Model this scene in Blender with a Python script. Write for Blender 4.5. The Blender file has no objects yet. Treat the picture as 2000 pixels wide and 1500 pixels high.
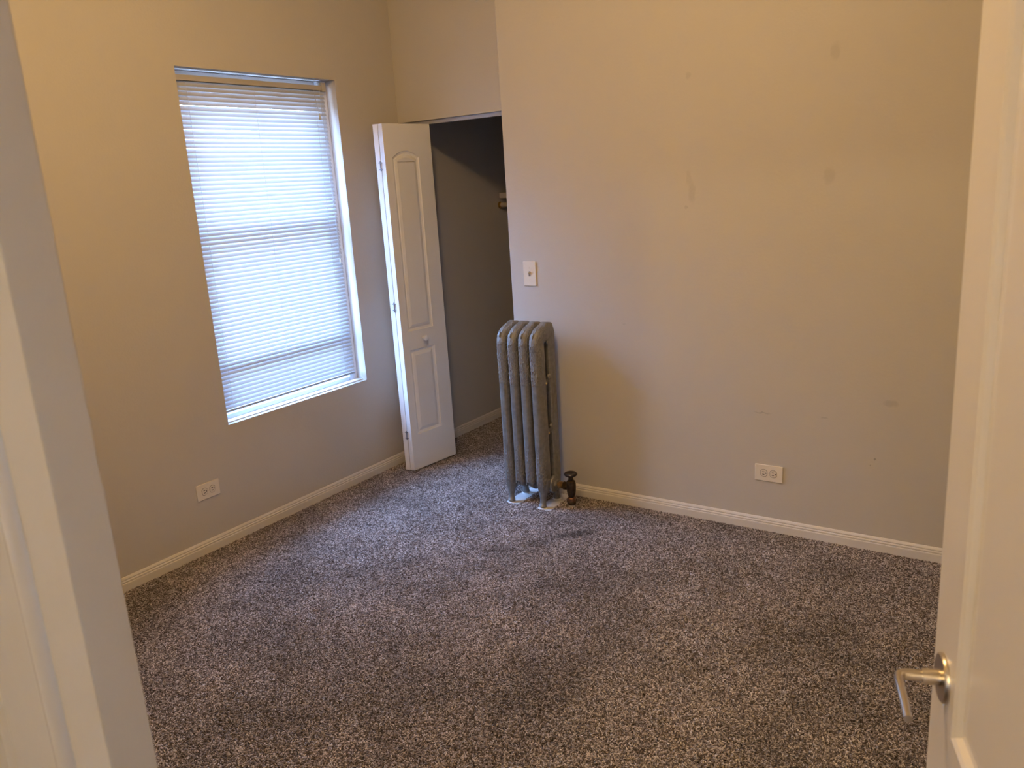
import bpy, bmesh, math, random
from mathutils import Vector, Matrix
random.seed(7)
S = bpy.context.scene
COL = S.collection
PI = math.pi

# ------------------------------------------------------------------ camera
F_PX, YAW, PITCH, ROLL = 1575.32, 0.6081, 0.2440, -0.0627
CAM = Vector((3.3085, -3.7523, 1.65))
fw = Vector((-math.sin(YAW)*math.cos(PITCH), math.cos(YAW)*math.cos(PITCH), -math.sin(PITCH)))
r0 = Vector((math.cos(YAW), math.sin(YAW), 0)); u0 = r0.cross(fw)
cr = math.cos(ROLL)*r0 + math.sin(ROLL)*u0
cu = -math.sin(ROLL)*r0 + math.cos(ROLL)*u0
cam = bpy.data.cameras.new('camera'); co = bpy.data.objects.new('camera', cam); COL.objects.link(co)
m = Matrix((cr, cu, -fw)).transposed().to_4x4(); m.translation = CAM
co.matrix_world = m
cam.sensor_width = 36; cam.sensor_fit = 'HORIZONTAL'; cam.lens = F_PX*36/2000
cam.clip_start = 0.02
cam.dof.use_dof = True; cam.dof.focus_distance = 3.6; cam.dof.aperture_fstop = 7.0
S.camera = co

# ------------------------------------------------------------------ world, lights, exposure
w = bpy.data.worlds.new('world'); S.world = w; w.use_nodes = True
nt = w.node_tree; nt.nodes.clear()
out = nt.nodes.new('ShaderNodeOutputWorld'); bg = nt.nodes.new('ShaderNodeBackground')
tc = nt.nodes.new('ShaderNodeTexCoord'); sp = nt.nodes.new('ShaderNodeSeparateXYZ')
rp = nt.nodes.new('ShaderNodeValToRGB')
nt.links.new(tc.outputs['Generated'], sp.inputs[0]); nt.links.new(sp.outputs['Z'], rp.inputs[0])
e = rp.color_ramp.elements
e[0].position = 0.0; e[0].color = (.16, .20, .27, 1)
e[1].position = 0.5; e[1].color = (.27, .49, 1, 1)
k = e.new(.04); k.color = (.34, .55, 1, 1)
nt.links.new(rp.outputs[0], bg.inputs[0]); bg.inputs[1].default_value = 92.0
nt.links.new(bg.outputs[0], out.inputs[0])

def point(name, loc, power, color, radius):
    l = bpy.data.lights.new(name, 'POINT'); l.energy = power; l.color = color; l.shadow_soft_size = radius
    o = bpy.data.objects.new(name, l); COL.objects.link(o); o.location = loc; return o
point('room_lamp_light', (1.88, -2.2, 2.88), 66, (1, .655, .27), .10)
point('hall_lamp_light', (3.30, -6.3, 2.40), 84, (1, .75, .36), .07)
pl = bpy.data.lights.new('window_portal', 'AREA'); pl.shape = 'RECTANGLE'; pl.size = .95; pl.size_y = 1.64
try: pl.cycles.is_portal = True
except Exception: pass
po = bpy.data.objects.new('window_portal', pl); COL.objects.link(po)
po.location = (-.31, -.956, 1.415); po.rotation_euler = (0, -PI/2, 0)
po.rotation_euler = Vector((1, 0, 0)).to_track_quat('-Z', 'Z').to_euler()

S.view_settings.view_transform = 'Standard'; S.view_settings.look = 'None'
S.view_settings.gamma = 1; S.view_settings.use_curve_mapping = False
S.view_settings.exposure = 0.0

# ------------------------------------------------------------------ materials
def mat(name, color, rough=.6, metal=0, bump=0, bscale=200, var=0, vscale=3, spec=.5, detail=3):
    M = bpy.data.materials.new(name); M.use_nodes = True; n = M.node_tree; b = n.nodes['Principled BSDF']
    b.inputs['Base Color'].default_value = (*color, 1); b.inputs['Roughness'].default_value = rough
    b.inputs['Metallic'].default_value = metal; b.inputs['Specular IOR Level'].default_value = spec
    g = n.nodes.new('ShaderNodeNewGeometry')
    if var:
        t = n.nodes.new('ShaderNodeTexNoise'); t.inputs['Scale'].default_value = vscale; t.inputs['Detail'].default_value = 5
        n.links.new(g.outputs['Position'], t.inputs['Vector'])
        mr = n.nodes.new('ShaderNodeMapRange'); mr.inputs['From Min'].default_value = .3; mr.inputs['From Max'].default_value = .7
        mr.inputs['To Min'].default_value = 1-var; mr.inputs['To Max'].default_value = 1+var
        n.links.new(t.outputs['Fac'], mr.inputs['Value'])
        vm = n.nodes.new('ShaderNodeVectorMath'); vm.operation = 'SCALE'; vm.inputs[0].default_value = color
        n.links.new(mr.outputs[0], vm.inputs['Scale']); n.links.new(vm.outputs[0], b.inputs['Base Color'])
    if bump:
        t = n.nodes.new('ShaderNodeTexNoise'); t.inputs['Scale'].default_value = bscale; t.inputs['Detail'].default_value = detail
        n.links.new(g.outputs['Position'], t.inputs['Vector'])
        bp = n.nodes.new('ShaderNodeBump'); bp.inputs['Strength'].default_value = 1; bp.inputs['Distance'].default_value = bump
        n.links.new(t.outputs['Fac'], bp.inputs['Height']); n.links.new(bp.outputs[0], b.inputs['Normal'])
    return M

WALLC = (.56, .515, .46)
M_wall = mat('wall_paint', WALLC, .55, bump=.0006, bscale=90, var=.012, vscale=2, spec=.35)
M_closet = M_wall
M_ceil = mat('ceiling_paint', (.75, .73, .70), .8)
M_trim = mat('trim_paint', (.70, .655, .60), .4, bump=.0002, bscale=60, var=.02, vscale=5)
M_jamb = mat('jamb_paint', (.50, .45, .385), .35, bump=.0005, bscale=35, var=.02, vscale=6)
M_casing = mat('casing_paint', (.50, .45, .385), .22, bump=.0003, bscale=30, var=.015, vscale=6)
M_door = mat('door_paint', (.72, .67, .61), .32, bump=.0002, bscale=80)
M_bifold = mat('bifold_paint', (.86, .84, .82), .38, bump=.0002, bscale=120, var=.01, vscale=8)
M_plate = mat('ivory_plastic', (.78, .70, .58), .35)
M_socket = mat('ivory_socket', (.74, .66, .54), .4)
M_dark = mat('slot_dark', (.02, .017, .015), .6)
M_white = mat('vinyl_white', (.80, .81, .83), .4)
M_cord = mat('cord', (.74, .74, .78), .7)
M_steel = mat('hinge_steel', (.25, .25, .28), .35, .9)
M_nickel = mat('satin_nickel', (.62, .55, .45), .28, 1)
M_brass = mat('old_brass', (.42, .27, .12), .38, .9, bump=.0006, bscale=120, var=.35, vscale=60)
M_bronze = mat('tarnished_bronze', (.075, .050, .030), .42, .7, bump=.0006, bscale=120, var=.4, vscale=70)
M_black = mat('black_handwheel', (.018, .008, .007), .35)
M_iron = mat('old_copper_pipe', (.20, .10, .06), .5, .6, var=.4, vscale=80)
M_board = mat('painted_board', (.60, .58, .56), .6, var=.05, vscale=12)
M_rod = mat('rod_paint', (.50, .44, .37), .5)
M_track = mat('track_metal', (.42, .42, .46), .4, .3)
M_rad = mat('aluminium_paint', (.245, .238, .230), .42, .45, bump=.0012, bscale=160, var=.16, vscale=45, detail=6)
M_radhi = mat('aluminium_paint_scrolls', (.275, .265, .252), .38, .45, bump=.0006, bscale=200, var=.12, vscale=60)
M_brick = mat('sky_block_masonry', (.30, .24, .20), .9, bump=.004, bscale=30)
M_floor = mat('carpet_backing', (.045, .032, .026), 1)

# wall paint with its old scuffs and patches (position along x, height z, half sizes, tone)
def marked_wall(name, marks):
    M = mat(name, WALLC, .52, bump=.0006, bscale=90, var=.012, vscale=2, spec=.35)
    n = M.node_tree; b = n.nodes['Principled BSDF']
    src = b.inputs['Base Color'].links[0].from_socket
    g = n.nodes.new('ShaderNodeNewGeometry'); tn = n.nodes.new('ShaderNodeTexNoise'); tn.inputs['Scale'].default_value = 45
    n.links.new(g.outputs['Position'], tn.inputs['Vector'])
    ws = n.nodes.new('ShaderNodeVectorMath'); ws.operation = 'MULTIPLY_ADD'
    n.links.new(tn.outputs['Color'], ws.inputs[0]); ws.inputs[1].default_value = (.02, 0, .02)
    n.links.new(g.outputs['Position'], ws.inputs[2])
    for (x, z, hx, hz, tone) in marks:
        su = n.nodes.new('ShaderNodeVectorMath'); su.operation = 'SUBTRACT'
        n.links.new(ws.outputs[0], su.inputs[0]); su.inputs[1].default_value = (x+.01, -.25, z+.01)
        mu = n.nodes.new('ShaderNodeVectorMath'); mu.operation = 'MULTIPLY'
        n.links.new(su.outputs[0], mu.inputs[0]); mu.inputs[1].default_value = (1/hx, 0, 1/hz)
        le = n.nodes.new('ShaderNodeVectorMath'); le.operation = 'LENGTH'; n.links.new(mu.outputs[0], le.inputs[0])
        mr = n.nodes.new('ShaderNodeMapRange'); mr.interpolation_type = 'SMOOTHSTEP'
        mr.inputs['From Min'].default_value = .5; mr.inputs['From Max'].default_value = 1.2
        mr.inputs['To Min'].default_value = tone; mr.inputs['To Max'].default_value = 1
        n.links.new(le.outputs['Value'], mr.inputs['Value'])
        sc = n.nodes.new('ShaderNodeVectorMath'); sc.operation = 'SCALE'
        n.links.new(src, sc.inputs[0]); n.links.new(mr.outputs[0], sc.inputs['Scale']); src = sc.outputs[0]
    n.links.new(src, b.inputs['Base Color'])
    return M
M_wallr = marked_wall('wall_paint_scuffed', [
    (1.895, 2.053, .012, .016, .90), (1.894, 1.625, .014, .035, .92), (1.908, 1.56, .018, .05, .90), (1.88, 1.497, .012, .006, .86),
    (2.500, 2.07, .020, .035, .90), (2.492, 1.60, .026, .036, .90), (2.234, .575, .040, .0035, .78), (2.765, .672, .032, .016, .86),
    (2.504, .58, .016, .004, .84), (2.713, .423, .005, .005, .6), (2.70, .393, .004, .004, .7), (1.56, .95, .01, .004, .88)])

def blind_mat():
    M = bpy.data.materials.new('blind_slat'); M.use_nodes = True; n = M.node_tree; n.nodes.clear()
    o = n.nodes.new('ShaderNodeOutputMaterial'); p = n.nodes.new('ShaderNodeBsdfPrincipled')
    p.inputs['Base Color'].default_value = (.46, .46, .48, 1); p.inputs['Roughness'].default_value = .4
    t = n.nodes.new('ShaderNodeBsdfTranslucent'); t.inputs[0].default_value = (.95, .90, .82, 1)
    mx = n.nodes.new('ShaderNodeMixShader'); mx.inputs[0].default_value = TRANS
    n.links.new(p.outputs[0], mx.inputs[1]); n.links.new(t.outputs[0], mx.inputs[2]); n.links.new(mx.outputs[0], o.inputs[0])
    return M
TRANS = .046
M_slat = blind_mat()
def glass_mat():
    M = bpy.data.materials.new('window_glass'); M.use_nodes = True; n = M.node_tree; n.nodes.clear()
    o = n.nodes.new('ShaderNodeOutputMaterial'); g = n.nodes.new('ShaderNodeBsdfGlossy'); g.inputs['Roughness'].default_value = .02
    t = n.nodes.new('ShaderNodeBsdfTransparent'); t.inputs[0].default_value = (.95, .97, .97, 1)
    mx = n.nodes.new('ShaderNodeMixShader'); mx.inputs[0].default_value = .06
    n.links.new(t.outputs[0], mx.inputs[1]); n.links.new(g.outputs[0], mx.inputs[2]); n.links.new(mx.outputs[0], o.inputs[0])
    return M
M_glass = glass_mat()

# ------------------------------------------------------------------ mesh helpers
def link(name, me, M, parent=None, smooth=False):
    o = bpy.data.objects.new(name, me); COL.objects.link(o)
    if M: me.materials.append(M)
    if parent: o.parent = parent
    if smooth:
        for p in me.polygons: p.use_smooth = True
    return o
def obj(name, bm, M, parent=None, smooth=False, sharp=None):
    me = bpy.data.meshes.new(name); bmesh.ops.recalc_face_normals(bm, faces=bm.faces[:]); bm.to_mesh(me); bm.free()
    o = link(name, me, M, parent, smooth)
    if smooth and sharp is not None: me.set_sharp_from_angle(angle=sharp)
    return o
def add_box(bm, a, b, bevel=0, seg=2):
    vs = [bm.verts.new((x, y, z)) for x in (a[0], b[0]) for y in (a[1], b[1]) for z in (a[2], b[2])]
    F = [(0,1,3,2),(4,6,7,5),(0,4,5,1),(2,3,7,6),(0,2,6,4),(1,5,7,3)]
    fs = [bm.faces.new([vs[i] for i in f]) for f in F]
    if bevel:
        es = list({e for f in fs for e in f.edges})
        bmesh.ops.bevel(bm, geom=es, offset=bevel, segments=seg, affect='EDGES', profile=.5)
def box(name, a, b, M, parent=None, bevel=0, seg=2):
    bm = bmesh.new(); add_box(bm, a, b, bevel, seg); return obj(name, bm, M, parent)
def frame_of(d):
    d = d.normalized(); t = Vector((0, 0, 1)) if abs(d.z) < .9 else Vector((1, 0, 0))
    a = d.cross(t).normalized(); return a, d.cross(a).normalized()
def add_tube(bm, pts, radii, n=10, cap=True, ell=None, side=None):
    # ell=(ra,rb) factors; side = fixed axis for the first radius
    pts = [Vector(p) for p in pts]; rings = []
    for i, p in enumerate(pts):
        d = (pts[min(i+1, len(pts)-1)] - pts[max(i-1, 0)]).normalized()
        if side is not None:
            a = Vector(side); b = d.cross(a).normalized()
        elif i == 0: a, b = frame_of(d)
        else:
            a = (pa - d*pa.dot(d)).normalized(); b = d.cross(a).normalized()
        pa = a; r = radii[i] if hasattr(radii, '__len__') else radii
        ra, rb = (r, r) if ell is None else (r*ell[0], r*ell[1])
        rings.append([bm.verts.new(p + a*ra*math.cos(2*PI*j/n) + b*rb*math.sin(2*PI*j/n)) for j in range(n)])
    for q in range(len(rings)-1):
        for j in range(n):
            bm.faces.new((rings[q][j], rings[q][(j+1) % n], rings[q+1][(j+1) % n], rings[q+1][j]))
    if cap:
        bm.faces.new(rings[0][::-1]); bm.faces.new(rings[-1])
def add_lathe(bm, prof, o, ax, n=24):
    # prof: list of (r, h) along axis ax from origin o
    o = Vector(o); ax = Vector(ax).normalized(); a, b = frame_of(ax); rings = []
    for r, h in prof:
        rings.append([bm.verts.new(o + ax*h + (a*math.cos(2*PI*j/n) + b*math.sin(2*PI*j/n))*max(r, 1e-5)) for j in range(n)])
    for q in range(len(rings)-1):
        for j in range(n):
            bm.faces.new((rings[q][j], rings[q][(j+1) % n], rings[q+1][(j+1) % n], rings[q+1][j]))
    bm.faces.new(rings[0][::-1]); bm.faces.new(rings[-1])
def lathe(name, prof, o, ax, M, parent=None, n=24, smooth=True):
    bm = bmesh.new(); add_lathe(bm, prof, o, ax, n); return obj(name, bm, M, parent, smooth, .7)
def extrude_profile(name, prof, p0, p1, nrm, M, parent=None):
    # prof (t,z): t outward along nrm
    bm = bmesh.new(); p0, p1, nrm = Vector(p0), Vector(p1), Vector(nrm)
    A = [bm.verts.new(p0 + nrm*t + Vector((0, 0, z))) for t, z in prof]
    B = [bm.verts.new(p1 + nrm*t + Vector((0, 0, z))) for t, z in prof]
    n = len(prof)
    for i in range(n): bm.faces.new((A[i], A[(i+1) % n], B[(i+1) % n], B[i]))
    bm.faces.new(A[::-1]); bm.faces.new(B)
    return obj(name, bm, M, parent)
def struct(o, kind='structure'):
    o['kind'] = kind; return o
def empty(name, loc, label=None, cat=None, group=None):
    o = bpy.data.objects.new(name, None); COL.objects.link(o); o.location = loc; o.empty_display_size = .05
    return tag(o, label, cat, group)
def tag(o, label=None, cat=None, group=None):
    if label: o['label'] = label
    if cat: o['category'] = cat
    if group: o['group'] = group
    return o

# ------------------------------------------------------------------ room shell
WY0, WY1, WZ0, WZ1 = -1.4364, -.4750, .5899, 2.2381      # window opening
H0, YR, XE, CEIL = 2.0276, -.25, .9078, 3.05
bm = bmesh.new()
for a, b in (((-.30, -6.6, -.05), (0, WY0, CEIL)), ((-.30, WY1, -.05), (0, 1.40, CEIL)),
             ((-.30, WY0, -.05), (0, WY1, WZ0)), ((-.30, WY0, WZ1), (0, WY1, CEIL))):
    add_box(bm, a, b)
struct(obj('wall_left', bm, M_wall))
bm = bmesh.new(); add_box(bm, (XE, YR, -.05), (3.90, .10, CEIL), .004, 2); struct(obj('wall_right', bm, M_wallr))
struct(box('wall_closet_header', (0.0005, 0, H0), (XE-.0005, .10, CEIL-.001), M_wall))
struct(box('wall_closet_back', (0, 1.36, -.05), (2.2, 1.42, CEIL), M_closet))
struct(box('wall_closet_side', (2.0, .101, -.05), (2.06, 1.36, CEIL), M_closet))
struct(box('ceiling', (-.30, -6.8, CEIL), (5.2, 1.42, CEIL+.05), M_ceil))
struct(box('floor', (-.30, -6.8, -.05), (5.2, 1.42, 0), M_floor))
struct(box('wall_east', (3.78, -3.35, 0), (3.9, YR, CEIL), M_wall))
# entrance wall with the doorway the camera looks through
EY0, EY1, JX, HX = -3.3988, -3.350, 2.509, 3.475
bm = bmesh.new()
for a, b in (((0, EY0, 0), (JX-.02, EY1, CEIL)), ((HX+.02, EY0, 0), (3.9, EY1, CEIL)), ((JX-.02, EY0, 2.05), (HX+.02, EY1, CEIL))):
    add_box(bm, a, b)
struct(obj('wall_entrance', bm, M_wall))
bm = bmesh.new(); add_box(bm, (JX-.02, EY0, 0), (JX, EY1, 2.05), .0012, 2); struct(obj('trim_1', bm, M_jamb))
bm = bmesh.new(); add_box(bm, (HX, EY0, 0), (HX+.02, EY1, 2.05)); add_box(bm, (JX-.02, EY0, 2.03), (HX+.02, EY1, 2.05)); struct(obj('trim_2', bm, M_jamb))
# hall-side casing: flat board, raised rounded bead, outer band
def vprofile(name, prof, z0, z1, M):
    bm = bmesh.new(); n = len(prof)
    A = [bm.verts.new((x, y, z0)) for x, y in prof]; B = [bm.verts.new((x, y, z1)) for x, y in prof]
    for i in range(n): bm.faces.new((A[i], A[(i+1) % n], B[(i+1) % n], B[i]))
    bm.faces.new(A[::-1]); bm.faces.new(B)
    return obj(name, bm, M, None, True, .5)
yc = EY0
bd_ = [(2.427, yc-.0003)]
for i in range(13):
    a = PI*i/12; bd_.append((2.415+.0115*math.cos(a), yc-.0003-.0150*math.sin(a)))
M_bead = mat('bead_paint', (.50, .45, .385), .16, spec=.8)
struct(vprofile('trim_4', bd_+[(2.403, yc+.002), (2.427, yc+.002)], 0, 2.12, M_bead))
pr = [(2.509, yc), (2.509, yc-.0006), (2.420, yc-.0006), (2.412, yc-.002), (2.27, yc-.003), (2.262, yc-.010), (2.254, yc-.003), (2.20, yc-.003), (2.20, yc)]
struct(vprofile('trim_3', pr, 0, 2.12, M_casing))
# hall
struct(box('wall_hall_left', (1.30, -6.6, 0), (1.4, EY0, CEIL), M_wall))
struct(box('wall_hall_right', (4.1, -6.6, 0), (4.2, EY0, CEIL), M_wall))
struct(box('wall_hall_back', (1.3, -6.8, 0), (4.2, -6.7, CEIL), M_wall))

PB = [(0, 0), (.0135, 0), (.0135, .040), (.0125, .0435), (.0105, .0445), (.0115, .051), (.0095, .0545), (.0075, .0555), (.0085, .061), (.006, .066), (.003, .0705), (0, .0705)]
struct(extrude_profile('baseboard_left', PB, (0, -3.35, .002), (0, .10, .002), (1, 0, 0), M_trim))
struct(extrude_profile('baseboard_closet', PB, (0, .10, .002), (0, 1.36, .002), (1, 0, 0), M_trim))
struct(extrude_profile('baseboard_right', PB, (XE, YR, .002), (3.78, YR, .002), (0, -1, 0), M_trim))

struct(box('wall_sky_block', (-3.6, -9, -3), (-3.3, 8, 1.5), M_brick))  # unseen wall added outside to block low sky light from the window
# ------------------------------------------------------------------ window
win = bpy.data.objects.new('window_1', None); COL.objects.link(win); win.location = (-.13, (WY0+WY1)/2, WZ0)
struct(win)
def wpart(name, boxes, M, bevel=.003):
    bm = bmesh.new()
    for a, b in boxes: add_box(bm, a, b, bevel)
    o = obj(name, bm, M); o.parent = win; o.matrix_parent_inverse = Matrix.Translation(-win.location); return o
y0, y1, z0, z1 = WY0+.001, WY1-.001, WZ0+.001, WZ1-.001
wpart('window_frame', [((-.19, y0, z0), (-.072, y0+.038, z1)), ((-.19, y1-.060, z0), (-.072, y1, z1)),
                       ((-.19, y0+.039, z1-.085), (-.095, y1-.061, z1)), ((-.19, y0+.039, z0), (-.0735, y1-.061, z0+.028))], M_white)
def sash(x, za, zb, name):
    t, r = .045, .045
    s = wpart(name, [((x-.03, y0+.037, za), (x, y0+.037+t, zb)), ((x-.03, y1-.060-t, za), (x, y1-.060, zb)),
                 ((x-.029, y0+.038+t, za), (x-.001, y1-.061-t, za+r)), ((x-.029, y0+.038+t, zb-r), (x-.001, y1-.061-t, zb))], M_white)
    g = box('pane', (x-.017, y0+.03+t, za+r-.01), (x-.014, y1-.055-t, zb-r+.01), M_glass); g.parent = s
sash(-.150, 1.50, z1-.086, 'upper_sash'); sash(-.112, z0+.029, 1.545, 'lower_sash')
wpart('shading_rail', [((-.108, WY0+.045, .845), (-.085, WY1-.065, .895)), ((-.26, WY0+.005, 1.47), (-.235, WY1-.005, 1.50))], M_white)  # lower rail added behind the blind to darken a band of slats
wpart('window_sill', [((-.0715, WY0+.002, WZ0-.001), (-.028, WY1-.002, WZ0+.006))], M_white, .002)

# ------------------------------------------------------------------ mini blind
BX, BY0, BY1 = -.050, -1.428, -.517
bl = empty('window_blind', (BX, (BY0+BY1)/2, 2.23), 'white mini blind with closed slats hanging in the window recess', 'blind')
def bpart(name, bm, M, smooth=False, parent=None, kind=None):
    o = obj(name, bm, M, None, smooth, .6); o.parent = parent or bl
    if parent is None: o.matrix_parent_inverse = Matrix.Translation(-bl.location)
    return o
bm = bmesh.new()
add_box(bm, (BX-.013, BY0, 2.184), (BX+.0125, BY1, 2.186)); add_box(bm, (BX-.0125, BY0, 2.184), (BX-.0115, BY1, 2.210)); add_box(bm, (BX+.0115, BY0, 2.184), (BX+.0125, BY1, 2.210))
M_head = mat('headrail_enamel', (.50, .46, .42), .4)
bpart('head_rail', bm, M_head)
for ya, yb in ((BY0-.012, BY0+.012), (BY1-.022, BY1+.006)):
    bm = bmesh.new(); add_box(bm, (BX-.015, ya, 2.180), (BX+.015, yb, 2.226), .002); bpart('bracket', bm, M_head)
NS, ZT, ZB = 73, 2.174, .662
TILT = math.radians(62)
bm = bmesh.new(); prof = []
for i in range(7):
    s = (i/6-.5)*.0255; c = .0022*(1-(2*i/6-1)**2)
    # inner edge low, outer edge high; crown bulges to the room
    prof.append((s*math.cos(TILT)*1 + c*math.sin(TILT), -s*math.sin(TILT) + c*math.cos(TILT)))
ys = [BY0+.004, BY1-.003]
rows = [[bm.verts.new((x, y, z)) for x, z in prof] for y in ys]
for i in range(6): bm.faces.new((rows[0][i], rows[0][i+1], rows[1][i+1], rows[1][i]))
sm = bpy.data.meshes.new('slat'); bm.to_mesh(sm); bm.free(); sm.materials.append(M_slat)
for p in sm.polygons: p.use_smooth = True
for i in range(NS):
    o = bpy.data.objects.new('slat', sm); COL.objects.link(o); o.parent = bl
    o.location = (BX-bl.location.x, -bl.location.y + random.uniform(-.0008, .0008), ZT+(ZB-ZT)*i/(NS-1)-bl.location.z + random.uniform(-.0004, .0004))
    o.rotation_euler = (random.uniform(-.0006, .0006), random.uniform(-.006, .006), 0)
bm = bmesh.new(); add_box(bm, (BX-.011, BY0+.003, .638), (BX+.012, BY1-.003, .650), .003, 3); bpart('bottom_rail', bm, M_slat, True)
for y in (BY0+.065, -.985, BY1-.075):
    bm = bmesh.new()
    add_tube(bm, [(BX+.0095, y, 2.184), (BX+.0095, y-.001, 1.4), (BX+.0095, y, .65)], .0006, 5)
    add_tube(bm, [(BX-.0095, y, 2.184), (BX-.0095, y, .65)], .0006, 5)
    bpart('ladder_cord', bm, M_cord)
bm = bmesh.new()
add_tube(bm, [(BX+.016, -.600, 2.185), (BX+.020, -.597, 2.13), (BX+.020, -.582, 2.06)], .0011, 6)
o = bpart('pull_cord', bm, M_cord)
lathe('tassel', [(.001, 0), (.004, .003), (.0065, .022), (.004, .028)], (BX+.020, -.582, 2.065), (0, 0, -1), mat('tassel_plastic', (.62, .58, .45), .4), o, 12)
bm = bmesh.new(); add_tube(bm, [(BX+.016, -.560, 2.185), (BX+.020, -.556, 1.8), (BX+.018, -.547, 1.29)], .0011, 6)
o = bpart('tilt_cord', bm, M_cord)
lathe('tassel', [(.001, 0), (.004, .003), (.0055, .020), (.0035, .026)], (BX+.018, -.547, 1.30), (0, 0, -1), M_white, o, 12)

# ------------------------------------------------------------------ doors with moulded panels
def offset_loop(L, d):
    n = len(L); out = []
    for i in range(n):
        p, a, b = Vector(L[i]), Vector(L[i-1]), Vector(L[(i+1) % n])
        e1 = (p-a).normalized(); e2 = (b-p).normalized()
        n1 = Vector((-e1.y, e1.x)); n2 = Vector((-e2.y, e2.x)); k = n1+n2
        k = k/max(.3, (1+n1.dot(n2)))
        out.append(tuple(p + k*d))
    return out
def rect(u0, z0, u1, z1): return [(u0, z0), (u1, z0), (u1, z1), (u0, z1)]
def arch(u0, z0, u1, z1, rise, n=14):
    L = [(u0, z0), (u1, z0), (u1, z1)]
    for i in range(1, n):
        t = i/n; u = u1+(u0-u1)*t; L.append((u, z1 + rise*math.sin(PI*t)**.85 if 0 else z1 + rise*(1-(2*t-1)**2)))
    L.append((u0, z1)); return L
def panel_leaf(name, wdt, hgt, th, panels, rings, M, parent, back=True):
    """local frame: u along x, z up, front face at y=0 facing -y; body goes to y=+th"""
    bm = bmesh.new()
    def loop(L): return [bm.verts.new((u, 0, z)) for u, z in L]
    outer = rect(0, 0, wdt, hgt); lo = loop(outer); edges = []
    for i in range(4): edges.append(bm.edges.new((lo[i], lo[(i+1) % 4])))
    for P in panels:
        lp = loop(P)
        for i in range(len(lp)): edges.append(bm.edges.new((lp[i], lp[(i+1) % len(lp)])))
    bmesh.ops.triangle_fill(bm, edges=edges, use_beauty=True, use_dissolve=False)
    bk = [bm.verts.new((u, th, z)) for u, z in outer]
    for i in range(4): bm.faces.new((lo[i], lo[(i+1) % 4], bk[(i+1) % 4], bk[i]))
    bm.faces.new(bk)
    bod = obj(name, bm, M, parent)
    bv = bod.modifiers.new('edge', 'BEVEL'); bv.width = .0015; bv.segments = 2; bv.limit_method = 'ANGLE'; bv.angle_limit = 1.2
    for P in panels:
        bm = bmesh.new(); prev = None
        for d, h in rings:
            cur = [bm.verts.new((u, h, z)) for u, z in (offset_loop(P, d) if d else P)]
            if prev:
                for i in range(len(cur)): bm.faces.new((prev[i], prev[(i+1) % len(cur)], cur[(i+1) % len(cur)], cur[i]))
            prev = cur
        bm.faces.new(prev)
        obj('door_panel', bm, M, bod)
    return bod
# bifold closet door: two folded leaves swung out into the room
bif = empty('bifold_door', (.15, 0, .018), 'white bifold closet door with arched panels, folded open beside the closet', 'door')
RB = [(0, 0), (.004, .0055), (.013, .0085), (.017, .0085), (.021, .0055), (.036, .0010), (.040, .0010)]
P1, P2 = Vector((.199, -.358)), Vector((.240, -.006))
d = (P2-P1).normalized(); LW = (P2-P1).length
def leaf_matrix(org, dr):
    # local x along dr, local -y = face normal (right of dr, i.e. towards +x)
    nx = Vector((dr.y, -dr.x))
    return Matrix(((dr.x, -nx.x, 0, org.x), (dr.y, -nx.y, 0, org.y), (0, 0, 1, .018), (0, 0, 0, 1)))
PANELS = [rect(.052, .215, .250, .724), arch(.052, .834, .250, 1.805, .036)]
def place(o, M4):
    o.matrix_parent_inverse = Matrix.Translation(-bif.location); o.matrix_basis = M4
lf = panel_leaf('leaf', LW, 1.985, .034, PANELS, RB, M_bifold, bif); place(lf, leaf_matrix(P1, d))
kn = lathe('knob', [(.006, 0), (.006, .012), (.013, .016), (.0175, .024), (.016, .031), (.009, .035), (0, .0355)], (.160, 0, .782), (0, -1, 0), M_bifold, lf, 24)
# second leaf behind: its moulded face looks at the window wall
Q1, Q2 = Vector((.134, -.362)), Vector((.050, -.022)); d2 = (Q1-Q2).normalized()
lf2 = panel_leaf('leaf', (Q1-Q2).length, 1.985, .030, PANELS, RB, M_bifold, bif)
nx = Vector((d2.y, -d2.x))
place(lf2, Matrix(((d2.x, -nx.x, 0, Q2.x), (d2.y, -nx.y, 0, Q2.y), (0, 0, 1, .018), (0, 0, 0, 1))))
for z in (1.781, 1.004, .238):
    bm = bmesh.new(); add_tube(bm, [(.1655, -.3625, z-.026), (.1655, -.3625, z+.026)], .0026, 10)
    for zz in (z-.018, z+.018):
        add_box(bm, (.154, -.3640, zz-.003), (.178, -.3610, zz+.002), .0008)
    o = obj('hinge', bm, M_steel, bif); o.matrix_parent_inverse = Matrix.Translation(-bif.location)
trk = box('bifold_track', (.01, .018, H0-.022), (XE-.004, .050, H0-.0005), M_track)
tag(trk, 'grey metal track under the header of the closet opening', 'track')

# entrance door (open into the room on the right)
Fp, Hp = Vector((3.203, -2.595)), Vector((3.460, -3.360))
dd = (Fp-Hp).normalized()
door = bpy.data.objects.new('door_1', None); COL.objects.link(door); struct(door)
nx = Vector((-dd.y, dd.x))       # face normal, to the left (camera side)
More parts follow.
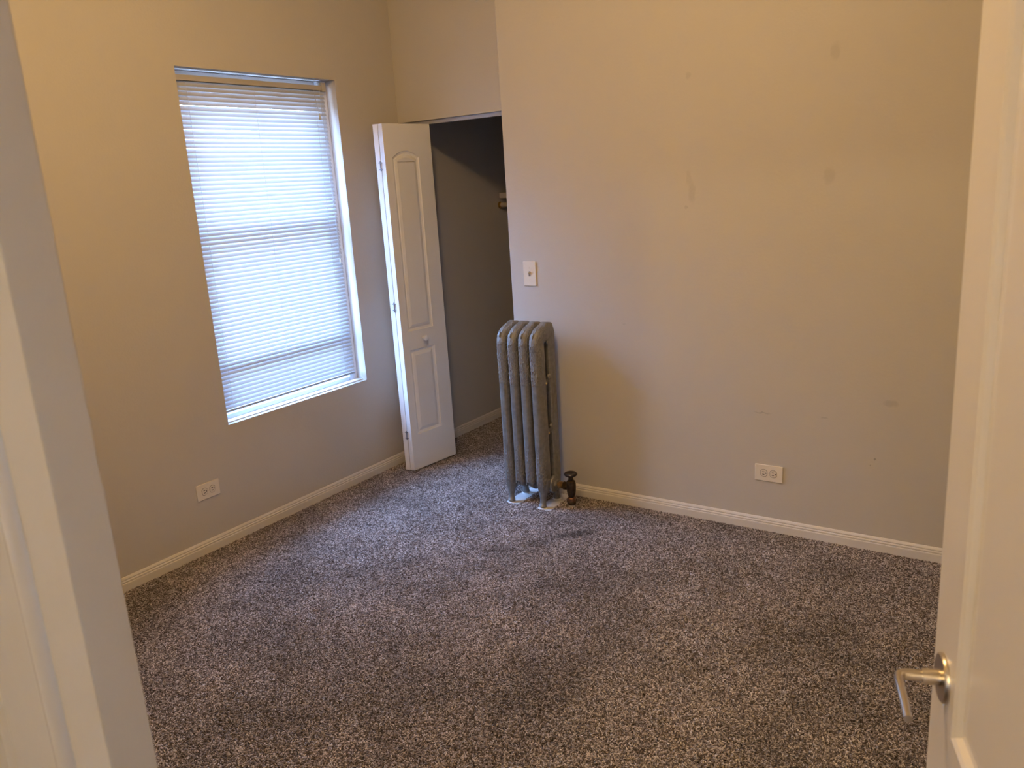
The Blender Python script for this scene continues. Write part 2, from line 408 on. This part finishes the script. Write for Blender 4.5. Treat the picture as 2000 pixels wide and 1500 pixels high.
# local x runs from free edge to hinge; local -y is the visible face
door.matrix_world = Matrix(((-dd.x, -nx.x, 0, Fp.x), (-dd.y, -nx.y, 0, Fp.y), (0, 0, 1, .012), (0, 0, 0, 1)))
DW = (Fp-Hp).length
RD = [(0, 0), (.004, -.0035), (.012, -.0045), (.018, -.001), (.023, .006), (.030, .0075), (.055, .0015)]
panel_leaf('door_slab', DW, 2.01, .036, [rect(.117, .20, DW-.117, .745), rect(.117, .900, DW-.117, 1.90)], RD, M_door, door)
hz = .955
hd = lathe('door_handle', [(.0335, 0), (.0335, .003), (.031, .006), (.011, .007), (.0105, .028)], (.060, 0, hz), (0, -1, 0), M_nickel, door, 32)
bm = bmesh.new()
add_tube(bm, [(.060, -.026, hz), (.060, -.048, hz), (.063, -.0555, hz), (.072, -.0585, hz), (.10, -.059, hz-.001), (.135, -.060, hz-.002), (.155, -.061, hz-.003)],
         [.0078, .0078, .0072, .0062, .0058, .0056, .0054], 14)
obj('lever', bm, M_nickel, hd, True, .8)
bm = bmesh.new(); add_box(bm, (-.0015, .006, hz-.03), (.001, .030, hz+.03), .0005); obj('latch_plate', bm, M_nickel, door)

# ------------------------------------------------------------------ closet rod and shelf
rd = empty('closet_rod', (0.003, .985, 1.505), 'painted closet hanging rod in a brass socket on the dark closet wall', 'rod')
bm = bmesh.new(); add_tube(bm, [(.012, 0, 0), (1.99, 0, 0)], .0165, 20); obj('pole', bm, M_rod, rd, True, .8)
lathe('socket', [(.023, 0), (.023, .003), (.0195, .006), (.0195, .016), (.018, .016)], (0, 0, 0), (1, 0, 0), mat('bright_brass', (.75, .50, .18), .25, 1), rd, 24)
bm = bmesh.new(); add_box(bm, (.0035, .985, 1.550), (1.99, 1.355, 1.587), .002)
sh = obj('closet_shelf', bm, M_rod); tag(sh, 'painted wooden closet shelf edge just above the hanging rod', 'shelf')

# ------------------------------------------------------------------ wall plates
def outlet(loc, rotz, label):
    t = empty('wall_outlet', loc, label, 'outlet')
    t.rotation_euler = (0, 0, rotz)     # local -y faces the room, local x to the right
    bm = bmesh.new(); add_box(bm, (-.0635, -.006, -.0395), (.0635, 0, .0395), .003, 3); obj('plate', bm, M_plate, t)
    for s in (-1, 1):
        bm = bmesh.new(); n = 24; r = .0172
        L = []
        for i in range(n):
            a = 2*PI*i/n; L.append((max(-.0145, min(.0145, r*math.cos(a))), r*math.sin(a)))
        A = [bm.verts.new((s*.0215+x, -.0058, z)) for x, z in L]; B = [bm.verts.new((s*.0215+x*.97, -.0078, z*.97)) for x, z in L]
        for i in range(n): bm.faces.new((A[i], A[(i+1) % n], B[(i+1) % n], B[i]))
        bm.faces.new(B); rc = obj('receptacle', bm, M_socket, t)
        bm = bmesh.new()
        for zz in (-.0062, .0062): add_box(bm, (s*.0215-.006, -.0082, zz-.0014), (s*.0215+.0035, -.0076, zz+.0014))
        add_tube(bm, [(s*.0215+.0095, -.0082, 0), (s*.0215+.0095, -.0076, 0)], .0026, 10); obj('slot', bm, M_dark, rc)
        # shallow dark joint round the receptacle
        bm = bmesh.new(); A = [bm.verts.new((s*.0215+x*1.08, -.00605, z*1.08)) for x, z in L]; B = [bm.verts.new((s*.0215+x, -.00615, z)) for x, z in L]
        for i in range(n): bm.faces.new((A[i], A[(i+1) % n], B[(i+1) % n], B[i]))
        obj('joint', bm, mat('joint_dark', (.12, .09, .07), .8), rc)
    lathe('screw', [(.003, 0), (.0032, .0008), (.002, .0014), (0, .0015)], (0, -.006, 0), (0, -1, 0), M_socket, t, 12)
outlet((2.270, YR, .291), 0, 'ivory duplex outlet on the right wall above its baseboard')
outlet((0, -1.604, .312), PI/2, 'ivory duplex outlet on the left wall below the window')
sw = empty('light_switch', (1.028, YR, 1.190), 'ivory toggle light switch on the wall above the radiator', 'switch')
bm = bmesh.new(); add_box(bm, (-.0385, -.006, -.063), (.0385, 0, .063), .003, 3); obj('plate', bm, M_plate, sw)
bm = bmesh.new(); add_box(bm, (-.0055, -.0068, -.0125), (.0055, -.005, .0125)); obj('toggle_slot', bm, mat('toggle_slot', (.25, .2, .15), .6), sw)
bm = bmesh.new(); add_box(bm, (-.0042, -.006, -.004), (.0042, 0, .004), .001); tg = obj('toggle', bm, M_socket, sw)
bm = bmesh.new(); add_tube(bm, [(0, -.005, .002), (0, -.013, .007), (0, -.017, .0095)], [.0045, .0042, .0036], 10); obj('toggle_lever', bm, M_plate, tg, True, .8)
for z in (-.030, .030): lathe('screw', [(.003, 0), (.0032, .0008), (.002, .0014), (0, .0015)], (0, -.006, z), (0, -1, 0), M_socket, sw, 12)

# ------------------------------------------------------------------ radiator
YA, YB, YM = -.461, -.352, -.405
rad = empty('radiator', (1.08, YM, .012), 'old silver painted cast iron radiator with scrollwork in front of the right wall', 'radiator')
RADLOC = rad.location.copy()
A_, B_ = .0274, .0390          # half width in x, half depth in y
def column_profile():
    """cross-section (x, t) of a column, t=-1 outside, t=+1 towards the slot; a crease parts the ornamented front from the flank"""
    P = []
    for i in range(13):
        a = -PI/2 + (PI/2)*i/12
        P.append((math.copysign(abs(math.cos(a))**.62, 1), -abs(math.sin(a))**.8))
    P[0] = (0, -1)
    P += [(1.0, .18), (.985, .30), (.88, .36), (.88, .40), (.955, .46), (.955, .72), (.88, .90), (.70, 1.0), (0, 1.0)]
    return P
CP = column_profile()
RING = CP + [(-x, t) for x, t in CP[-2:0:-1]]
def add_column(bm, pts, radii, ax=A_, ring=None, xs=None):
    ring = ring or RING; pts = [Vector((0, y, z)) for y, z in pts]; rings = []; n = len(ring)
    for i, p in enumerate(pts):
        d = (pts[min(i+1, len(pts)-1)] - pts[max(i-1, 0)]).normalized(); b = d.cross(Vector((1, 0, 0)))
        k = xs[i] if xs else 1
        rings.append([bm.verts.new(p + Vector((x*ax*k, 0, 0)) + b*t*radii[i]*SGN) for x, t in ring])
    for q in range(len(rings)-1):
        for j in range(n): bm.faces.new((rings[q][j], rings[q][(j+1) % n], rings[q+1][(j+1) % n], rings[q+1][j]))
    bm.faces.new(rings[0][::-1]); bm.faces.new(rings[-1])
SGN = -1 if Vector((0, 0, 1)).cross(Vector((1, 0, 0))).y < 0 else 1
def remesh(bm, vox, name):
    me = bpy.data.meshes.new(name+'_src'); bmesh.ops.recalc_face_normals(bm, faces=bm.faces[:]); bm.to_mesh(me); bm.free()
    o = bpy.data.objects.new(name+'_src', me); COL.objects.link(o)
    md = o.modifiers.new('r', 'REMESH'); md.mode = 'VOXEL'; md.voxel_size = vox; md.use_smooth_shade = True
    ms = o.modifiers.new('s', 'SMOOTH'); ms.factor = .5; ms.iterations = 3
    dg = bpy.context.evaluated_depsgraph_get(); dg.update()
    res = bpy.data.meshes.new_from_object(o.evaluated_get(dg)); res.name = name
    bpy.data.objects.remove(o); return res
def section_mesh(legs, end):
    bm = bmesh.new()
    def pth(pts, rad_, **k): add_tube(bm, [(0, y, z) for y, z in pts], rad_, 20, side=(1, 0, 0), ell=(A_/.0365, 1), **k)
    loop = [(YA-.006, .078), (YA-.003, .098), (YA, .130), (YA, .30), (YA, .60), (YA, .82), (YA, .862), (YA+.005, .884), (YA+.022, .900), (YA+.058, .913), (YB-.022, .924), (YB-.004, .923), (YB+.003, .902), (YB+.002, .80), (YB+.002, .55), (YB+.002, .30), (YB+.002, .13)]
    xs = [.70, .88, 1] + [1]*14
    if not legs: loop, xs = loop[2:], None
    rr = [.024, .032, .0385, .039, .039, .039, .039, .0385, .038, .037, .037, .037, .0365, .034, .034, .034, .035]
    add_column(bm, loop, rr if legs else rr[2:], xs=xs)
    pth([(YA+.002, .16), (YA+.008, .128), (YA+.03, .112), (YM, .108), (YB-.02, .112), (YB, .13), (YB+.002, .17)], [.034, .037, .035, .034, .034, .036, .034])
    pth([(YA+.01, .880), (YM, .890), (YB-.005, .895)], [.03, .036, .034])
    for z in (.660, .400): pth([(YA+.01, z), (YM, z), (YB-.01, z)], [.022, .020, .022])
    for z, y in ((.684, YM+.012), (.424, YM+.012), (.655, YM-.022), (.395, YM-.022)):
        for s in (-1, 1): add_lathe(bm, [(.013, 0), (.012, .006), (.008, .0105), (.003, .012)], (s*.018, y, z), (s, 0, 0), 16)
    for z in (.112, .895): add_lathe(bm, [(.030, -.0325), (.031, -.02), (.031, .02), (.030, .0325)] if z < .5 else [(.020, -.0325), (.020, .018)], (0, YM, z), (1, 0, 0), 24)
    add_tube(bm, [(0, YA-.0355, .893), (0, YA-.033, .904), (0, YA-.022, .916)], [.0035, .0050, .0035], 10)
    if legs:
        add_tube(bm, [(0, YA+.006, .15), (0, YA-.003, .10), (0, YA-.012, .072), (0, YA-.014, .045), (0, YA-.016, .026), (0, YA-.021, .006)], [.033, .030, .021, .0155, .0165, .0215], 18)
        add_tube(bm, [(0, YB, .15), (0, YB+.002, .10), (0, YB+.008, .072), (0, YB+.010, .045), (0, YB+.012, .026), (0, YB+.015, .006)], [.033, .030, .021, .0155, .0165, .0205], 18)
    return remesh(bm, .0023, 'radiator_section')
def scroll_mesh(seed):
    rnd = random.Random(seed); bm = bmesh.new()
    pts = [Vector((x*A_, t*.039)) for x, t in CP[:18]]; acc = [0]
    for a, b in zip(pts, pts[1:]): acc.append(acc[-1]+(b-a).length)
    HP = [Vector(q) for q in ((YA, .862), (YA+.005, .884), (YA+.022, .900), (YA+.058, .913), (YB-.022, .924), (YB-.004, .923))]
    HL = [0.0]
    for a, b in zip(HP, HP[1:]): HL.append(HL[-1]+(b-a).length)
    HN = []
    for k in range(len(HP)):
        dv = (HP[min(k+1, len(HP)-1)]-HP[max(k-1, 0)]).normalized() if k else Vector((.1, 1)).normalized()
        HN.append(Vector((-dv.y, dv.x)))
    def surf(s, z, lift=.0002):
        q = min(abs(s), acc[-1]-1e-4); i = 0
        while acc[i+1] < q: i += 1
        f = (q-acc[i])/(acc[i+1]-acc[i]); p = pts[i].lerp(pts[i+1], f); tn = (pts[i+1]-pts[i]).normalized(); nn = Vector((tn.y, -tn.x))
        p = p + nn*(-lift if nn.x < 0 else lift)
        x = math.copysign(p.x, s) if s else 0
        if z <= .862: return Vector((x, YA + p.y, z))
        q = z-.862; k = 0
        while k < len(HL)-2 and q > HL[k+1]: k += 1
        f = min(1, (q-HL[k])/(HL[k+1]-HL[k])); c = HP[k].lerp(HP[k+1], f)
        nrm = HN[k].lerp(HN[k+1], f).normalized()
        return Vector((x, c.x + nrm.x*(-p.y)*.945, c.y + nrm.y*(-p.y)*.945))
    def strip(P, r): add_tube(bm, P, r, 5, cap=True)
    def spiral(s0, z0, r, turns, a0, hand, st=1.0):
        P = []; R_ = []; n = int(8*turns)+4
        for i in range(n+1):
            t = i/n; rr = r*(1-.78*t); a = a0+hand*2*PI*turns*t
            P.append(surf(s0+rr*math.cos(a), z0+rr*math.sin(a)*st)); R_.append(.0020*math.sin(PI*min(1, t*1.0+.18))**.5*(1-.35*t)+.0004)
        strip(P, R_)
    def wave(s0, z0, ln, amp, ph, hand):
        P = [surf(s0+amp*math.sin(ph+2.6*q/8)*hand, z0-ln*q/8) for q in range(9)]
        strip(P, [.0006+.0020*math.sin(PI*(q+.3)/8.6) for q in range(9)])
    def leafs(s0, z0, n, ln, spread, up):
        for i in range(n):
            a = up+(i-(n-1)/2)*spread
            P = [surf(s0+ln*q/4*math.cos(a)+.0025*(q/4)**2, z0+ln*q/4*math.sin(a)) for q in range(5)]
            strip(P, [.0008, .0018, .0020, .0016, .0006])
    for c, off in ((-.030, 0), (-.004, .012), (.024, .003), (.044, .015)):
        z = .862+.098-off; k = 0 if c < 0 else 1
        while z > .675 + (.02 if abs(c) > .025 else -.01):
            h = 1 if (k % 2) else -1; big = rnd.uniform(.009, .0125)
            spiral(c+rnd.uniform(-.002, .002), z, big, rnd.uniform(.75, 1.15), rnd.uniform(0, 6.28), h, 1.15)
            leafs(c+.009*h, z-.012, 2, .010, .7, -PI/2+.4*h+rnd.uniform(-.3, .3))
            if rnd.random() < .6: wave(c-.008*h, z-.004, .020, .004, rnd.uniform(0, 2), h)
            z -= rnd.uniform(.020, .026); k += 1
    for c in (-.014, .008, .020): leafs(c, .668, 3, .018, .45, -PI/2)
    for c, off in ((-.026, .0), (0, .008), (.024, 0), (.042, .012)):
        z = .140+off; k = 0
        top = .315-1.6*abs(c-.006)
        while z < top:
            h = 1 if k % 2 else -1
            spiral(c, z, rnd.uniform(.008, .011), rnd.uniform(.55, .9), rnd.uniform(0, 6.28), h, 1.2)
            leafs(c+.006*h, z+.004, 2, .012, .6, PI/2+.5*h)
            z += rnd.uniform(.017, .022); k += 1
    leafs(.004, .318, 3, .016, .35, PI/2)
    for i in range(12): leafs(rnd.uniform(-.03, .035), .135-.002*i, 2, .009, .6, PI/2)
    me = bpy.data.meshes.new('scrollwork'); bmesh.ops.recalc_face_normals(bm, faces=bm.faces[:]); bm.to_mesh(me); bm.free()
    for p in me.polygons: p.use_smooth = True
    me.materials.append(M_radhi); return me
secL = section_mesh(True, True); secM = section_mesh(False, False)
secL.materials.clear(); secM.materials.clear(); secL.materials.append(M_rad); secM.materials.append(M_rad)
scr = scroll_mesh(3)
XS = [.982, 1.0470, 1.1125, 1.1780]
ry = random.Random(2)
for i, x in enumerate(XS):
    s = bpy.data.objects.new('radiator_section', secL if i in (0, 3) else secM); COL.objects.link(s); s.parent = rad
    s.matrix_parent_inverse = Matrix.Translation(-RADLOC); s.location = (x, 0, .008)
    c = bpy.data.objects.new('scrollwork', scr); COL.objects.link(c); c.parent = s; c['kind'] = 'stuff'
    if i in (0, 3):
        for y in (YA-.021, YB+.015):
            lathe('foot_cup', [(.024, -.009), (.0245, -.004), (.022, -.001), (.018, 0)], (0, y, .004), (0, 0, 1), M_white, s, 20)
def rpart(name, bm, M, parent=None, smooth=True):
    o = obj(name, bm, M, None, smooth, .6); o.parent = parent or rad
    if parent is None: o.matrix_parent_inverse = Matrix.Translation(-RADLOC)
    return o
for z in (.662, .402):      # tie bolts
    bm = bmesh.new(); add_lathe(bm, [(.006, 0), (.006, .003), (.0035, .005), (0, .0055)], (1.2045, YM-.024, z), (1, 0, 0), 6); rpart('bolt', bm, mat('bolt_brass', (.65, .5, .25), .35, .8), smooth=False)
bm = bmesh.new(); add_lathe(bm, [(.010, 0), (.009, .006), (.004, .008)], (1.200, YM+.014, .866), (1, 0, 0), 12); rpart('bleed_plug', bm, M_rad)
hy, hz2 = YM+.003, .118
bm = bmesh.new(); add_lathe(bm, [(.045, 0), (.046, .007), (.043, .013), (.031, .017)], (1.200, hy, hz2), (1, 0, 0), 28); rpart('hub_ring', bm, M_rad)
bm = bmesh.new(); add_lathe(bm, [(.026, 0), (.026, .014), (.022, .016)], (1.213, hy, hz2), (1, 0, 0), 6); rpart('bushing', bm, M_radhi, smooth=False)
# valve
VX = 1.306
vl = bpy.data.objects.new('valve', None); COL.objects.link(vl); vl.parent = rad; vl.matrix_parent_inverse = Matrix.Translation(-RADLOC); vl.location = (VX, hy, 0)
def vpart(name, prof, o, ax, M, n=20, smooth=True):
    x = lathe(name, prof, Vector(o)-Vector((VX, hy, 0)), ax, M, vl, n, smooth); return x
vpart('nipple', [(.0125, 0), (.0125, .06)], (1.222, hy, hz2), (1, 0, 0), M_brass)
vpart('union_nut', [(.018, 0), (.020, .002), (.020, .017), (.018, .019)], (1.236, hy, hz2), (1, 0, 0), M_brass, 8, False)
vpart('union_nut', [(.019, 0), (.0225, .003), (.0225, .016), (.018, .02), (.013, .03)], (1.262, hy, hz2), (1, 0, 0), M_bronze, 8, False)
vpart('valve_body', [(.013, .060), (.017, .066), (.021, .078), (.0235, .095), (.0245, .115), (.0245, .133), (.023, .138), (.0225, .148), (.018, .152), (.0145, .154)], (VX, hy, 0), (0, 0, 1), M_bronze, 28)
vpart('bonnet', [(.0125, .150), (.0125, .170), (.010, .174)], (VX, hy, 0), (0, 0, 1), M_bronze, 6, False)
vpart('handwheel', [(.005, .166), (.007, .176), (.022, .178), (.031, .180), (.0345, .185), (.0345, .189), (.030, .194), (.020, .193), (.008, .190), (.006, .1925), (0, .193)], (VX, hy, 0), (0, 0, 1), M_black, 32)
vpart('pipe_union', [(.019, .040), (.022, .043), (.022, .058), (.018, .062)], (VX, hy, 0), (0, 0, 1), M_iron, 8, False)
vpart('pipe_union', [(.020, .022), (.023, .026), (.023, .036), (.020, .041)], (VX, hy, 0), (0, 0, 1), M_bronze, 20)
vpart('riser_pipe', [(.0165, -.02), (.0165, .03)], (VX, hy, 0), (0, 0, 1), M_board, 20)
# board under the radiator
BRDS = ((.952, -.502, 1.034, -.262), (1.146, -.506, 1.232, -.262))
for (xa, ya, xb, yb), lab in zip(BRDS, ('pale flat board strip under the left feet of the silver radiator', 'pale flat board strip under the right feet of the radiator beside the valve')):
    bd = box('floor_board', (xa, ya, .0003), (xb, yb, .0065), M_board, None, .0015)
    tag(bd, lab, 'board', 'board strips under the radiator')

# ------------------------------------------------------------------ carpet pile
def carpet():
    # tuft meshes: short curled yarn ends
    col = bpy.data.collections.new('yarn_ends')
    M = bpy.data.materials.new('carpet_yarn'); M.use_nodes = True; n = M.node_tree; b = n.nodes['Principled BSDF']
    b.inputs['Roughness'].default_value = .85; b.inputs['Specular IOR Level'].default_value = .25
    b.inputs['Sheen Weight'].default_value = .15; b.inputs['Sheen Roughness'].default_value = .5
    at = n.nodes.new('ShaderNodeAttribute'); at.attribute_type = 'INSTANCER'; at.attribute_name = 'shade'
    rp = n.nodes.new('ShaderNodeValToRGB'); n.links.new(at.outputs['Fac'], rp.inputs[0])
    E = rp.color_ramp.elements; E[0].color = (.060, .042, .034, 1); E[1].color = (.72, .64, .60, 1)
    for p, c in ((.35, (.17, .132, .120, 1)), (.72, (.40, .34, .32, 1))): q = E.new(p); q.color = c
    g = n.nodes.new('ShaderNodeNewGeometry')
    def noise(scale, lo, hi, det=3):
        t = n.nodes.new('ShaderNodeTexNoise'); t.inputs['Scale'].default_value = scale; t.inputs['Detail'].default_value = det
        n.links.new(g.outputs['Position'], t.inputs['Vector'])
        mr = n.nodes.new('ShaderNodeMapRange'); mr.inputs['From Min'].default_value = .35; mr.inputs['From Max'].default_value = .65
        mr.inputs['To Min'].default_value = lo; mr.inputs['To Max'].default_value = hi
        n.links.new(t.outputs['Fac'], mr.inputs['Value']); return mr.outputs[0]
    mu = n.nodes.new('ShaderNodeMath'); mu.operation = 'MULTIPLY'
    n.links.new(noise(2.3, .80, 1.15), mu.inputs[0]); n.links.new(noise(9, .90, 1.08), mu.inputs[1])
    src = mu.outputs[0]
    # old stains trodden into the pile
    for (x, y, hx, hy_, ang, tone) in ((1.475, -.70, .13, .045, .9, .55), (1.385, -.83, .08, .05, .9, .62), (1.53, -.655, .07, .04, .9, .7), (1.6, -1.15, .05, .10, .3, .82), (1.30, -.95, .25, .06, .5, .85), (.9, -1.35, .05, .5, -.6, .85), (2.0, -1.9, .10, .5, .5, .90), (1.35, -2.3, .12, .4, -.9, .84)):
        mp = n.nodes.new('ShaderNodeMapping'); mp.vector_type = 'TEXTURE'; mp.inputs['Location'].default_value = (x, y, 0)
        mp.inputs['Rotation'].default_value = (0, 0, ang); mp.inputs['Scale'].default_value = (hx, hy_, 10)
        n.links.new(g.outputs['Position'], mp.inputs['Vector'])
        le = n.nodes.new('ShaderNodeVectorMath'); le.operation = 'LENGTH'; n.links.new(mp.outputs[0], le.inputs[0])
        mr = n.nodes.new('ShaderNodeMapRange'); mr.interpolation_type = 'SMOOTHSTEP'
        mr.inputs['From Min'].default_value = .2; mr.inputs['From Max'].default_value = 1.25; mr.inputs['To Min'].default_value = tone; mr.inputs['To Max'].default_value = 1
        n.links.new(le.outputs['Value'], mr.inputs['Value'])
        m2 = n.nodes.new('ShaderNodeMath'); m2.operation = 'MULTIPLY'; n.links.new(src, m2.inputs[0]); n.links.new(mr.outputs[0], m2.inputs[1]); src = m2.outputs[0]
    vm = n.nodes.new('ShaderNodeVectorMath'); vm.operation = 'SCALE'; n.links.new(rp.outputs[0], vm.inputs[0]); n.links.new(src, vm.inputs['Scale'])
    n.links.new(vm.outputs[0], b.inputs['Base Color'])
    rn = random.Random(5); tufts = []
    for k in range(4):
        bm = bmesh.new()
        c = .003+.0009*k; h = .0075
        add_tube(bm, [(0, 0, -.001), (.0006, 0, .004), (c*.45, .0008*(k-1.5), h*.85), (c, .002*(k-1.5), h), (c*1.5, .003*(k-1.5), h*.82)],
                 [.0010, .0012, .00135, .0012, .0007], 4)
        me = bpy.data.meshes.new('yarn_end'); bmesh.ops.recalc_face_normals(bm, faces=bm.faces[:]); bm.to_mesh(me); bm.free()
        me.materials.append(M)
        for p in me.polygons: p.use_smooth = True
        o = bpy.data.objects.new('yarn_end', me); col.objects.link(o); tufts.append(o)
    a, b = BRDS
    rects = [(.002, -2.95, 3.20, -.506), (.002, -.506, a[0], YR), (a[0], -.506, a[2], a[1]), (a[2], -.506, b[0], YR-.004), (b[2], -.506, 3.20, YR-.004),
             (.002, YR, XE-.002, 1.30), (XE, a[3], a[2], YR-.004), (b[0], b[3], b[2], YR-.004)]
    bm = bmesh.new()
    for x0, y0_, x1, y1_ in rects:
        bm.faces.new([bm.verts.new(p) for p in ((x0, y0_, .0005), (x1, y0_, .0005), (x1, y1_, .0005), (x0, y1_, .0005))])
    me = bpy.data.meshes.new('carpet_pile'); bm.to_mesh(me); bm.free()
    o = link('carpet_pile', me, M)
    ng = bpy.data.node_groups.new('pile', 'GeometryNodeTree')
    ng.interface.new_socket('Geometry', in_out='INPUT', socket_type='NodeSocketGeometry')
    ng.interface.new_socket('Geometry', in_out='OUTPUT', socket_type='NodeSocketGeometry')
    N = ng.nodes; Lk = ng.links.new
    gi = N.new('NodeGroupInput'); go = N.new('NodeGroupOutput')
    dp = N.new('GeometryNodeDistributePointsOnFaces'); dp.inputs['Density'].default_value = DENS
    Lk(gi.outputs[0], dp.inputs['Mesh'])
    def rv(dt, a, b_, seed):
        r = N.new('FunctionNodeRandomValue'); r.data_type = dt
        i0 = [s for s in r.inputs if s.enabled and s.name == 'Min'][0]; i1 = [s for s in r.inputs if s.enabled and s.name == 'Max'][0]
        i0.default_value = a; i1.default_value = b_; [s for s in r.inputs if s.name == 'Seed'][0].default_value = seed
        return [s for s in r.outputs if s.enabled][0]
    sa = N.new('GeometryNodeStoreNamedAttribute'); sa.data_type = 'FLOAT'; sa.domain = 'POINT'; sa.inputs['Name'].default_value = 'shade'
    Lk(dp.outputs['Points'], sa.inputs['Geometry']); Lk(rv('FLOAT', 0.0, 1.0, 3), sa.inputs['Value'])
    inn = []
    join = N.new('GeometryNodeJoinGeometry')
    gti = N.new('GeometryNodeGeometryToInstance')
    for t in tufts:
        oi = N.new('GeometryNodeObjectInfo'); oi.inputs['Object'].default_value = t; oi.inputs['As Instance'].default_value = True
        Lk(oi.outputs['Geometry'], join.inputs[0])
    ip = N.new('GeometryNodeInstanceOnPoints'); ip.inputs['Pick Instance'].default_value = True
    Lk(sa.outputs[0], ip.inputs['Points']); Lk(join.outputs[0], ip.inputs['Instance'])
    Lk(rv('INT', 0, 3, 8), ip.inputs['Instance Index'])
    Lk(rv('FLOAT_VECTOR', (-.35, -.35, 0), (.35, .35, 6.283), 4), ip.inputs['Rotation'])
    Lk(rv('FLOAT', .75, 1.3, 9), ip.inputs['Scale'])
    Lk(ip.outputs[0], go.inputs[0])
    md = o.modifiers.new('pile', 'NODES'); md.node_group = ng
    o['kind'] = 'stuff'; tag(o, 'speckled brown and taupe carpet covering the whole floor', 'carpet')
DENS = 105000
carpet()
